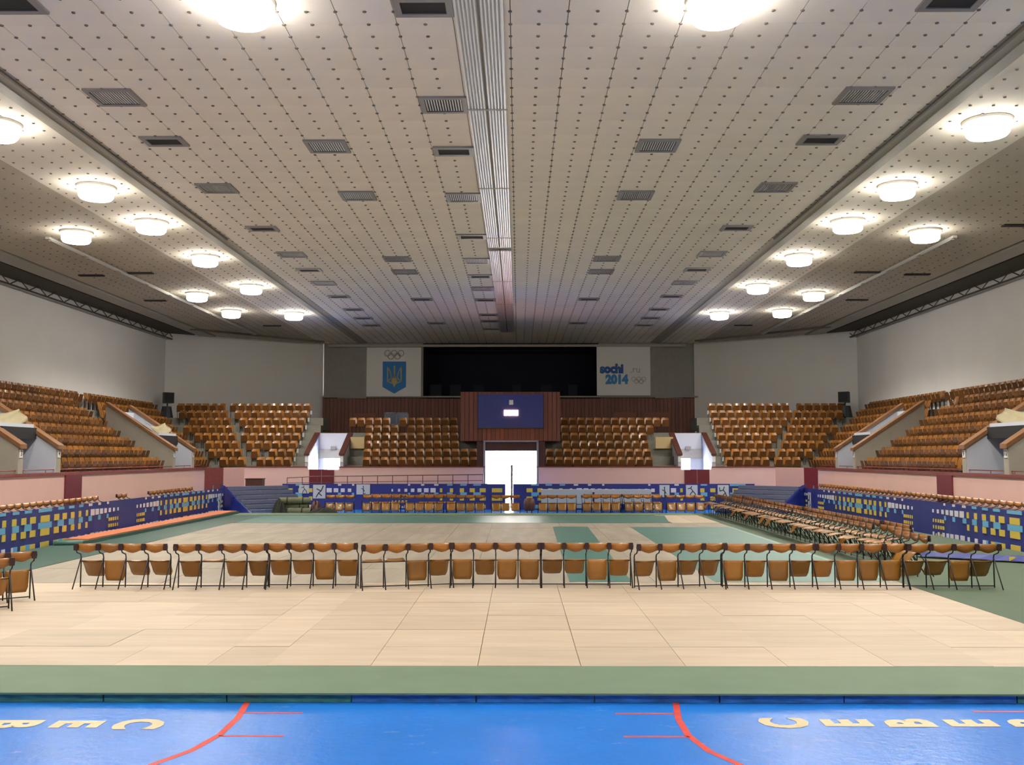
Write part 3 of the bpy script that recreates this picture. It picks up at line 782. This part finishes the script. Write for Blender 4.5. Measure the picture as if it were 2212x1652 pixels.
def side_rows(s_, side, X0, vom):
    rot = R(-90) if s_ < 0 else R(90)
    for i in range(8):
        xr = s_ * (X0 + RUN * i)
        # block between the entrances
        ya = vom[1] + .42 + (.85 if i < 1 else .35 if i < 4 else 0); yb = vom[2] - .45
        if i == 7: yb = vom[2] + 1.6
        k = 0; y = ya
        while y < yb:
            real = nseat < 300 and y < (43.0 if s_ < 0 else 42.2)
            X = T(xr, y, zt(i)) @ RZ(rot) @ jit()
            if real:
                real_seat(X, 'wooden tip-up seat, %s from the near entrance, %s row of the %s stand' % (ORD[k], ORD[i], side), '%s stand seats' % side)
            elif random.random() > .015: stuff_seat(side, X)
            y += PS; k += 1
        if i >= 4:                                                   # above the near entrance and towards the camera
            y = ya - PS
            while y > (36 if i > 6 else 33 - (0 if i > 4 else -1)) - 9.0:
                if not (i == 4 and vom[0] - .5 < y < vom[1] + .5): stuff_seat(side, T(xr, y, zt(i)) @ RZ(rot) @ jit())
                y -= PS
        else:
            y = vom[0] - 1.6 - .2 * i
            for q in range(7):
                stuff_seat(side, T(xr, y, zt(i)) @ RZ(rot) @ jit()); y -= PS
        # beyond the far entrance up to the corner mitre
        y = vom[3] + .6 if i < 4 else vom[2] + (.9 if i < 6 else 2.2)
        yend = YF + .1 + RUN * i - (.3 if i > 2 else .5)
        while y < yend:
            stuff_seat(side, T(xr, y, zt(i)) @ RZ(rot) @ jit()); y += PS
side_rows(-1, 'left', 15.33, VOM_L)
side_rows(1, 'right', 15.58, VOM_R)
def far_row(i, xa, xb, key, back=False):
    y = YF + .2 + .42 + RUN * i; x = xa + PS / 2
    if back: x += (xb - xa) % PS
    while x < xb - PS * .3:
        if random.random() > .012: stuff_seat(key, T(x, y, zt(i)) @ RZ(R(180)) @ jit())
        x += PS
for i in range(8):
    far_row(i, -(13.6 + .36 * i), -11.3, 'far', True); far_row(i, 11.45, 13.9 + .36 * i, 'far')                 # blocks beside the stairs
    far_row(i, -(15.45 + (.66 if i < 5 else .57) * i), -(13.72 + .36 * i), 'far', True) ; far_row(i, 14.02 + .36 * i, 15.75 + (.64 if i < 5 else .53) * i, 'far')   # corner blocks
for i in range(6):
    far_row(i, (-7.6 - .07 * i) if i < 5 else -8.9, -1.55 if i < 2 else -2.55, 'far')
    far_row(i, 2.05 if i < 2 else 2.95, (7.7 + .1 * i) if i < 5 else 9.4, 'far')
for key, mb in stuffs.items():
    o = mb.build('stadium_seating', [M['seat_wood'], M['seat_pan'], M['steel']])
    tag(o, {'left': 'remaining wooden tip-up seats of the left stand beyond its middle block', 'right': 'remaining wooden tip-up seats of the right stand beyond its middle block',
            'far': 'wooden tip-up seats filling the far stand around the doorway'}[key], 'seating', kind='stuff')

# ------------------------------------------------------------------ linked folding benches (four seats on a shared frame)
PB = .44
def arc(n_=6): return
bb = []
for r_ in range(3):
    row_ = []
    for c in range(7):
        u = c / 6 - .5; t = r_ / 2
        zlow = .725 - .03 * math.cos(u * math.pi * 2) * 1 - .01
        row_.append((u * (PB - .025), -.235 - .02 * t - .02 * math.cos(u * math.pi), zlow + (.862 - zlow) * t))
    bb.append(row_)
bench_back_me = MB().sheet(bb, .012).mesh('backrest', M['bench_back'], True)
bp = []
for r_ in range(6):
    t = r_ / 5; row_ = []
    for c in range(5):
        u = c / 4 - .5
        wv = .385 - (.07 * max(0, (t - .72) / .28) ** 2)
        row_.append((u * wv, .40 * t, .018 * math.sin(t * math.pi * 1.1) - .012 * math.cos(u * math.pi)))
    bp.append(row_)
bench_seat_me = MB().sheet(bp, .014).mesh('seat', M['bench_seat'], True)
lf = MB()
lf.tube([(0, 0, .0), (0, 0, .58), (0, -.03, .64), (0, -.12, .665), (0, -.20, .69), (0, -.235, .74), (0, -.25, .865)], .0125, 6)
lf.tube([(0, -.005, .58), (0, -.35, .0)], .0125, 6)
leg_me = lf.mesh('leg_frame', M['iron'], True)
clamp_me = MB().prism([(-.036, .735), (.036, .735), (.045, .80), (.036, .865), (-.036, .865), (-.045, .80)], .035, 0, T(0, -.262, 0) @ RX(R(90))).mesh('clamp', M['clamp'])
rails = {}
def bench(x, y, z, rz, angles, label, group):
    b = empty('linked_bench', (x, y, z), rz); tag(b, label, 'bench', group)
    nseats = len(angles); L_ = nseats * PB
    if nseats not in rails:
        rails[nseats] = (MB().tube([(-L_ / 2, .0, .035), (L_ / 2, .0, .035)], .011, 5).mesh('foot_rail', M['iron']),
                         MB().tube([(-L_ / 2, -.01, .50), (L_ / 2, -.01, .50)], .011, 5).mesh('pivot_bar', M['iron']))
    put('foot_rail', rails[nseats][0], b); put('pivot_bar', rails[nseats][1], b)
    for k in range(nseats + 1):
        xx = -L_ / 2 + k * PB
        put('leg_frame', leg_me, b, T(xx, 0, 0)); put('clamp', clamp_me, b, T(xx + (.015 if k == 0 else -.015 if k == nseats else 0), 0, 0))
    for k, a in enumerate(angles):
        xx = -L_ / 2 + (k + .5) * PB
        put('backrest', bench_back_me, b, T(xx, 0, 0)); put('seat', bench_seat_me, b, T(xx, -.02, .52) @ RX(R(-a)))
    return b
V, S, F_ = 84, 52, 3
front = [(-7.06, 19.36, 0, (S, V, S, S), 'with a yellow hanging second seat'), (-5.12, 19.32, 2, (S, F_, S, S), 'with one seat folded flat'), (-3.42, 19.52, 2, (S, S, V, S), ''),
         (-1.58, 19.40, 15, (F_, F_, V, S), 'standing askew with two flat seats'), (.17, 19.62, 0, (V, S, V, V), ''), (1.95, 19.62, 0, (S, S, V, S), ''),
         (3.74, 19.46, 9, (S, V, S, S), 'turned a little askew'), (5.48, 19.44, 0, (V, S, V, S), ''), (7.24, 19.44, 0, (S, V, V, V), ''), (9.0, 19.40, 0, (S, S, V, S), '')]
nt = ['leftmost', 'second from left', 'third from left', 'fourth from left', 'fifth from left', 'sixth from left', 'seventh from left', 'third from right', 'second from right', 'rightmost']
for k, (x, y, a, an, ex) in enumerate(front):
    bench(x, y, 0, R(a), [v + random.uniform(-5, 5) for v in an], ('four-seat wooden bench %s, %s in the front row' % (ex or 'on the plywood edge', nt[k])), 'front row benches')
bench(-8.84, 17.25, 0, R(40), (V, S, V, V), 'four-seat wooden bench cut by the picture edge, left of the front row', 'side benches')
bench(-8.66, 16.15, 0, R(36), (V, V, V, S), 'four-seat wooden bench nearest the camera at the left picture edge', 'side benches')
for k in range(13):
    y = 22.0 + k * 1.79
    bench(9.18 + (.22 if k == 1 else 0) - (.12 if k == 0 else 0), y, 0, R(90 + random.uniform(-2, 2)), [random.choice((3, 6, 9, 4, 2, 5, 4, 48)) for _ in range(4)],
          'four-seat wooden bench, %s from camera in the inner file beside the teal floor' % ORD[k], 'right inner file of benches')
for k in range(11):
    y = 25.2 + k * 1.79
    bench(9.92 + random.uniform(-.06, .06), y, 0, R(90 + random.uniform(-2, 2)), [random.choice((3, 8, 5, 2, 60, 4)) for _ in range(4)],
          'four-seat wooden bench, %s from camera in the outer file on green carpet' % ORD[k], 'right outer file of benches')
bx = [-7.62, -5.70, -3.72, -1.82, .03, 2.4, 4.42, 6.36, 8.3]
for k, x in enumerate(bx):
    n_ = 3 if k in (0, 4) else 4
    bench(x, 45.4, ZF, R(180 + random.uniform(-1, 1)), [random.choice((70, 78, 66)) for _ in range(n_)],
          '%s-seat yellow wooden bench, %s from left in the far row by the banner' % ('three' if n_ == 3 else 'four', ORD[k]), 'far row benches')
for k, x in enumerate((-5.5, -3.2, 4.6, 6.4)):
    bench(x, 46.5, ZF, R(180), (5, 5, 5, 5), 'four-seat wooden bench in the shade behind the far row, %s from left' % ORD[k], 'far second row benches')
# ledges and benches behind the side banners
tag(MB().box(XL, -13.35, 20, 47.5, ZF, .26).build('floor_ledge', M['concrete']), kind='structure')
tag(MB().box(14.45, XR, 20, 47.5, ZF, .36).build('floor_ledge', M['concrete']), kind='structure')
for k in range(13):
    y = 25.5 + k * 1.78
    bench(14.9, y, .36, R(90), [random.choice((5, 8, 60, 78)) for _ in range(4)], 'four-seat bench against the right pink wall, %s from camera behind the banner' % ORD[k], 'right wall benches')
for k, y in enumerate((27.2, 29.0, 30.8, 32.6, 34.4, 37.4, 41.0, 42.8, 44.6)):
    bench(-14.2, y, .26, R(-90), [random.choice((5, 60, 78)) for _ in range(2 if k == 5 else 4)], '%s-seat bench against the left pink wall, %s from camera' % ('two' if k == 5 else 'four', ORD[k]), 'left wall benches')

# ------------------------------------------------------------------ printed banners
def banner(name_label, p, q, h, phase, z0, period=12.2, posters=(), sway=.03):
    d = Vector((q[0] - p[0], q[1] - p[1])); L_ = d.length; a = math.atan2(d.y, d.x)
    b = empty('printed_banner', (p[0], p[1], z0), a); tag(b, name_label, 'banner', 'printed banners')
    n_ = max(8, int(L_ / .45)); wob = [sway * math.sin(1.7 * i + phase) * (.5 + .5 * math.sin(.41 * i)) for i in range(n_ + 1)]
    def off(u): 
        t = max(0, min(n_ - 1e-6, u / L_ * n_)); i = int(t); return wob[i] * (1 - t + i) + wob[i + 1] * (t - i)
    g = [[(L_ * i / n_, wob[i] * (1 if r_ == 0 else .6 if r_ == 1 else .2), h * r_ / 2) for i in range(n_ + 1)] for r_ in (0, 1, 2)]
    MB().sheet(g, .012).build('cloth', M['navy'], b)
    sq = {0: MB(), 1: MB(), 2: MB()}
    def q4(u, z, w_, hh, mi):
        if u - w_ / 2 < 0.05 or u + w_ / 2 > L_ - .05 or w_ < .02: return
        for (a_, b_) in posters:
            if a_ - .05 < u < b_ + .05: return
        zc = min(1, max(0, z / h)); k_ = 1 - .8 * zc
        y_ = off(u) * k_
        sq[mi].box(u - w_ / 2, u + w_ / 2, y_ - .026, y_ - .004, z - hh / 2, min(z + hh / 2, h))
    c0 = phase
    while c0 - period > 0: c0 -= period
    c = c0 - period
    s = h / 1.07
    while c < L_ + period:
        q4(c, .80 * s, .52, .17 * s, 0); q4(c, .46 * s, .52, .18 * s, 0); q4(c, .12 * s, .5, .17 * s, 0)
        q4(c, .63 * s, .78, .155 * s, 1); q4(c, 1.02 * s, .78, .09 * s, 1); q4(c, .295 * s, .74, .10 * s, 1) if False else None
        for sg in (-1, 1):
            for i in range(5):
                w_ = .30 - .045 * i; u = c + sg * (.72 + .52 * i)
                q4(u, .80 * s, w_, .165 * s, 0); q4(u, .46 * s, w_, .165 * s, 0); q4(u, .12 * s, w_, .15 * s, 0 if i < 2 else 2)
            for i in range(6):
                w_ = .38 - .055 * i; u = c + sg * (1.0 + .68 * i)
                q4(u, .63 * s, w_, .17 * s - .01 * i, 1); q4(u, 1.025 * s, w_, .07 * s, 1 if i < 3 else 2)
                if i < 2: q4(u, .12 * s, w_ * .7, .16 * s, 1)
            for i in range(7):
                w_ = .26 - .03 * i; u = c + sg * (3.2 + .34 * i)
                q4(u, .80 * s, w_, .18 * s - .015 * i, 2); q4(u, .13 * s, w_, .16 * s - .01 * i, 2)
            for i in range(5):
                w_ = .11 - .018 * i; u = c + sg * (4.55 + .17 * i)
                q4(u, .52 * s, w_, .10 * s, 0); q4(u, .33 * s, w_, .10 * s, 0); q4(u, .10 * s, w_, .08 * s, 0)
        c += period
    for mi, mm in ((0, 'p_yellow'), (1, 'p_sky'), (2, 'p_white')):
        if sq[mi].v: tag(sq[mi].build('printed_square', M[mm], b), kind='stuff')
    return b, L_
def poster(b, u, z0, w_, h_, fig):
    MB().box(u, u + w_, -.045, -.03, z0, z0 + h_).build('poster', M['poster'], b)
    s = h_; cx = u + w_ / 2
    P = {0: [[(-.25, .1), (-.05, .4), (.15, .55), (.3, .85)], [(-.05, .4), (.2, .2)], [(.15, .55), (-.2, .7)]],
         1: [[(0, .05), (.02, .5), (.0, .75)], [(.02, .5), (-.2, .6)], [(.0, .05), (.25, .12)], [(.02, .5), (.14, .3)]],
         2: [[(-.35, .7), (-.1, .75), (.1, .5), (.3, .3), (.35, .05)], [(.1, .5), (-.1, .3), (-.2, .05)], [(-.1, .75), (.0, .9)]],
         3: [[(-.3, .5), (0, .6), (.2, .35), (.3, .05)], [(0, .6), (.1, .85)], [(.2, .35), (-.1, .1)], [(-.3, .5), (-.35, .8)]]}[fig]
    mb = MB()
    for pl in P:
        for qd in stroke([(cx + x * s * .9, z0 + y * s) for x, y in pl], .07 * s): mb.prism(qd, .004, 0, T(0, -.046, 0) @ FRONT)
    hd = P[0][-1]
    mb.prism(circle(cx + hd[0] * s * .9, z0 + min(.88, hd[1] + .06) * s, .055 * s, 10)[:-1], .004, 0, T(0, -.046, 0) @ FRONT)
    mb.build('poster_figure', M['p_black'], b)
# local -Y face carries the print, so run each banner with the arena on its right-hand side
bl, L1 = banner('navy banner with yellow and blue squares along the left side', (-12.88, 22.0), (-13.1, 46.0), 1.17, 28.2 - 22, ZF)
br, L2 = banner('navy banner with yellow and blue squares along the right side', (14.15, 47.0), (14.25, 23.0), 1.17, 47.0 - 27.2, ZF)
poster(bl, L1 - 1.1, .2, .42, .75, 1)
poster(br, .9, .18, .42, .8, 3)
bf1, L3 = banner('navy banner across the far end, left of the bright doorway', (-11.2, 49.3), (-.02, 49.3), 1.28, 10.75, ZF, period=11.6, posters=((1.55, 2.15), (3.72, 4.45)))
bf2, L4 = banner('navy banner across the far end, right of the bright doorway', (.35, 49.3), (12.4, 49.3), 1.28, .1, ZF, period=11.1, posters=((7.35, 7.75), (8.62, 9.2), (10.2, 10.75)))
poster(bf1, .85, .8, .5, .42, 2); poster(bf1, 1.55, .55, .62, .68, 0); poster(bf1, 3.72, .75, .68, .5, 1)
poster(bf2, 7.3, .62, .5, .6, 1); poster(bf2, 8.62, .62, .58, .6, 2); poster(bf2, 10.2, .62, .55, .6, 3)
# a fallen strip of banner on the carpet
g = []
for r_ in range(4):
    g.append([(10.75 + 3.3 * i / 12, 25.0 - 2.2 * i / 12 + .16 * r_, .02 + .035 * abs(math.sin(i * 1.3 + r_)) + (.10 if r_ in (1, 2) else 0)) for i in range(13)])
fb = MB().sheet(g, .012).build('fallen_banner', M['navy']); tag(fb, 'low navy strip of banner lying on the green carpet by the rightmost bench', 'banner')
for (i, mm) in ((6, 'p_yellow'), (9, 'p_sky'), (11, 'p_sky')):
    x = 10.75 + 3.3 * i / 12; y = 25.0 - 2.2 * i / 12
    MB().box(x, x + .14, y - .02, y - .012, .05, .14).build('printed_square', M[mm], fb)
# ------------------------------------------------------------------ orange mat on its teal base, left
om = empty('orange_mat', (0, 0, 0)); tag(om, 'long orange gym mat on a teal base beside the left banner', 'mat')
MB().prism([(-12.72, 28.35), (-11.93, 28.55), (-11.85, 44.0), (-12.76, 44.1)], .10, 0, T(0, 0, .0)).build('base', M['teal_dark'], om)
MB().prism([(-12.72, 29.0), (-12.0, 29.0), (-11.92, 43.9), (-12.76, 44.0)], .03, 0, T(0, 0, .10)).build('top', M['orange_mat'], om)
MB().tube([(-12.72, 28.35, .06), (-11.95, 28.5, .06)], .07, 8).build('rolled_end', M['teal'], om, True)

# ------------------------------------------------------------------ corner bleachers under blue tarpaulin
def bleacher(x, y, rz, label, tarp_side, tlabel):
    b = empty('bleacher', (x, y, ZF), rz); tag(b, label, 'bleacher', 'corner bleachers')
    n_ = 6; wv = 3.2; ru = .45
    for i in range(n_):
        MB().box(-wv / 2, wv / 2, ru * i, ru * i + .36, .20 * i + .06, .20 * i + .22).build('plank', M['bleacher'], b)
    for i in range(n_ - 1):
        MB().box(-wv / 2 + .02, wv / 2 - .02, ru * i + .365, ru * i + .385, .20 * i + .10, .20 * i + .26).build('riser', M['bleacher_fr'], b)
    fr_ = MB()
    for x_ in (-wv / 2 + .1, 0, wv / 2 - .1):
        fr_.prism([(.05, 0), (ru * n_, 0), (ru * n_, .2 * n_ - .1), (ru * (n_ - 1), .2 * n_ - .12), (.05, .08)], .05, 0, T(x_ - .025, 0, 0) @ Matrix(((0, 0, 1, 0), (1, 0, 0, 0), (0, 1, 0, 0), (0, 0, 0, 1))))
    tag(fr_.build('frame', M['bleacher_fr'], b), kind='stuff')
    ts = tarp_side; gr_ = []
    for r_ in range(6):
        t = r_ / 5; row_ = []
        for c in range(9):
            u = c / 8; yy3 = -.35 + (ru * n_ + .5) * u
            top = min(.2 * n_ + .12,   .12 + .2 / ru * max(0, yy3 + .1))
            row_.append((ts * (wv / 2 + .05 + .30 * (1 - t) * (.6 + .4 * math.sin(c * 1.9)) ), yy3, .01 + (top) * t))
        gr_.append(row_ if ts > 0 else row_)
    tp = MB().sheet(gr_, .012).build('tarpaulin', M['tarp'], None, True); tp.matrix_local = T(x, y, ZF) @ RZ(rz)
    tag(tp, tlabel, 'tarpaulin')
bleacher(-10.35, 45.75, R(43), 'blue grey stepped bleacher in the far left corner by the olive mats', -1, 'crumpled blue tarpaulin over the end of the left corner bleacher')
bleacher(11.1, 46.0, R(-43), 'blue grey stepped bleacher in the far right corner behind the bench file', 1, 'crumpled blue tarpaulin over the end of the right corner bleacher')

# ------------------------------------------------------------------ things by the far end
# rolled olive mats
for k, (x, y, z, r_, L_, lab) in enumerate(((-9.55, 44.95, .05, .17, 1.5, 'lower front rolled olive mat before the left bleacher'), (-9.75, 45.3, .12, .19, 1.45, 'rear rolled olive mat leaning on the left bleacher'), (-9.6, 45.1, .42, .16, 1.4, 'topmost rolled olive mat of the pile by the left bleacher'))):
    rm = empty('rolled_mat', (x, y, z + ZF + .06 if k else ZF), R(-6 + 7 * k)); tag(rm, lab, 'rolled mat', 'olive rolled mats')
    sp = []
    mb = MB()
    prof = []
    for i in range(40):
        a = i / 39 * math.pi * 4; rr = r_ * (.45 + .55 * i / 39); prof.append((rr * math.cos(a), rr * math.sin(a)))
    gr_ = [[(-L_ / 2, p[0], p[1] + r_) for p in prof], [(L_ / 2, p[0], p[1] + r_) for p in prof]]
    mb.sheet(gr_, .02); mb.build('roll', M['olive'], rm)
    MB().cyl(r_ * .55, -L_ / 2 + .02, L_ / 2 - .02, 10, 0, T(0, 0, r_) @ RY(R(90))).build('core', M['olive_d'], rm)
    for sx in (-.35, .35): MB().lathe([(r_ + .014, -.02), (r_ + .02, 0), (r_ + .014, .02)], 16, 0, T(sx, 0, r_) @ RY(R(90))).build('strap', M['olive_d'], rm)
def heap(x, y, rx, ry, h, m, label, seed, cat='cover'):
    rnd = random.Random(seed); gr_ = []
    for r_ in range(9):
        t = r_ / 8; row_ = []
        for c in range(25):
            a = 2 * math.pi * c / 24; rr = t ** .8; k_ = 1 + .18 * math.sin(5 * a + 3 * t + seed) + .1 * math.sin(9 * a - seed)
            row_.append((rx * rr * k_ * math.cos(a), ry * rr * k_ * math.sin(a), h * (1 - t ** 1.6) * (1 + .2 * math.sin(7 * a + 4 * t)) + .01))
        gr_.append(row_)
    o = MB().sheet(gr_, .01).build('crumpled_cover', m, None, True); o.location = (x, y, ZF); tag(o, label, cat)
heap(-10.25, 44.9, .34, .45, .62, M['olive_d'], 'dark bundled cover at the left end of the rolled mats', 1)
heap(-8.2, 44.75, .7, .28, .30, M['olive_d'], 'low dark crumpled cover at the right end of the rolled mats', 2)
heap(-8.78, 45.75, .34, .35, .52, M['brown'], 'brown bundled cover between rolled mats and the far benches', 5)
# brown padded drum right of the doorway
bd = empty('padded_drum', (1.12, 45.45, ZF)); tag(bd, 'dark brown padded drum standing in the far row right of the doorway', 'drum')
MB().lathe([(0, .16), (.20, .16), (.24, .22), (.26, .4), (.24, .62), (.18, .72), (0, .75)], 18).build('body', M['brown'], bd, True)
for a in range(4): MB().box(-.02, .02, -.02, .02, 0, .2, 0, T(.15 * math.cos(a * 1.571 + .8), .15 * math.sin(a * 1.571 + .8), 0)).build('leg', M['iron'], bd)
# white tables before the right far banner
for k, (x0, x1) in enumerate(((1.72, 4.2), (4.3, 7.05))):
    t = empty('long_table', ((x0 + x1) / 2, 48.2, ZF)); tag(t, 'long table with grey white front board right of the far doorway, %s one' % ('nearer the door' if k == 0 else 'farther'), 'table', 'white tables')
    hw = (x1 - x0) / 2
    MB().box(-hw, hw, -.35, .35, 1.0, 1.04).build('top', M['table_w'], t); MB().box(-hw, hw, -.37, -.34, .35, 1.03).build('front_board', M['table_w'], t)
    for sx in (-1, 1):
        for sy in (-1, 1): MB().box(sx * (hw - .1) - .02, sx * (hw - .1) + .02, sy * .28 - .02, sy * .28 + .02, 0, 1.0).build('leg', M['iron'], t)
# railing before the far pink wall
rl = empty('railing', (0, 50.3, ZF)); tag(rl, 'dark steel railing before the pink far wall, left of the doorway', 'railing')
MB().tube([(-11.2, 0, 1.55), (-9.9, 0, 1.62), (-1.2, 0, 1.72)], .022, 5).build('top_rail', M['rail'], rl)
MB().tube([(-11.2, 0, 1.30), (-1.2, 0, 1.42)], .014, 5).build('middle_rail', M['rail'], rl)
for k in range(14):
    x = -11.2 + k * .77
    MB().tube([(x, 0, 0), (x, 0, 1.55 + .0125 * k + .02)], .02, 5).build('post', M['rail'], rl)
# brown cabinet behind the left bleacher
cb_ = empty('brown_cabinet', (-12.65, 49.6, ZF)); tag(cb_, 'low dark brown cabinet showing above the left corner bleacher', 'cabinet')
MB().box(-.42, .42, -.25, .25, .0, 1.5).build('body', M['brown'], cb_); MB().box(-.45, .45, -.28, .28, 1.5, 1.54).build('top', M['dark_wood'], cb_)
for sx in (-1, 1): MB().box(sx * .21 - .2, sx * .21 + .2, -.27, -.25, .1, 1.45).build('door', M['brown'], cb_)
# speakers in the upper corners
for s_, side, x, y in ((-1, 'left', -19.7, 56.6), (1, 'right', 19.3, 56.2)):
    sp_ = empty('corner_speaker', (x, y, 5.5), R(40 * -s_)); tag(sp_, 'black loudspeaker on a stand in the upper %s corner above the seats' % side, 'speaker', 'corner speakers')
    MB().tube([(0, 0, -.78), (0, 0, .1)], .04, 6).build('stand', M['iron'], sp_)
    MB().prism([(-.3, -.25), (.3, -.25), (.2, .25), (-.2, .25)], .62, 0, T(0, 0, .1)).build('cabinet', M['speaker'], sp_)
    MB().box(-.26, .26, -.27, -.25, .14, .68).build('grille', M['black'], sp_)
    MB().cyl(.38, -.75, -.1, 10, 0, T(0, .1, .02), .26).build('base', M['speaker'], sp_)
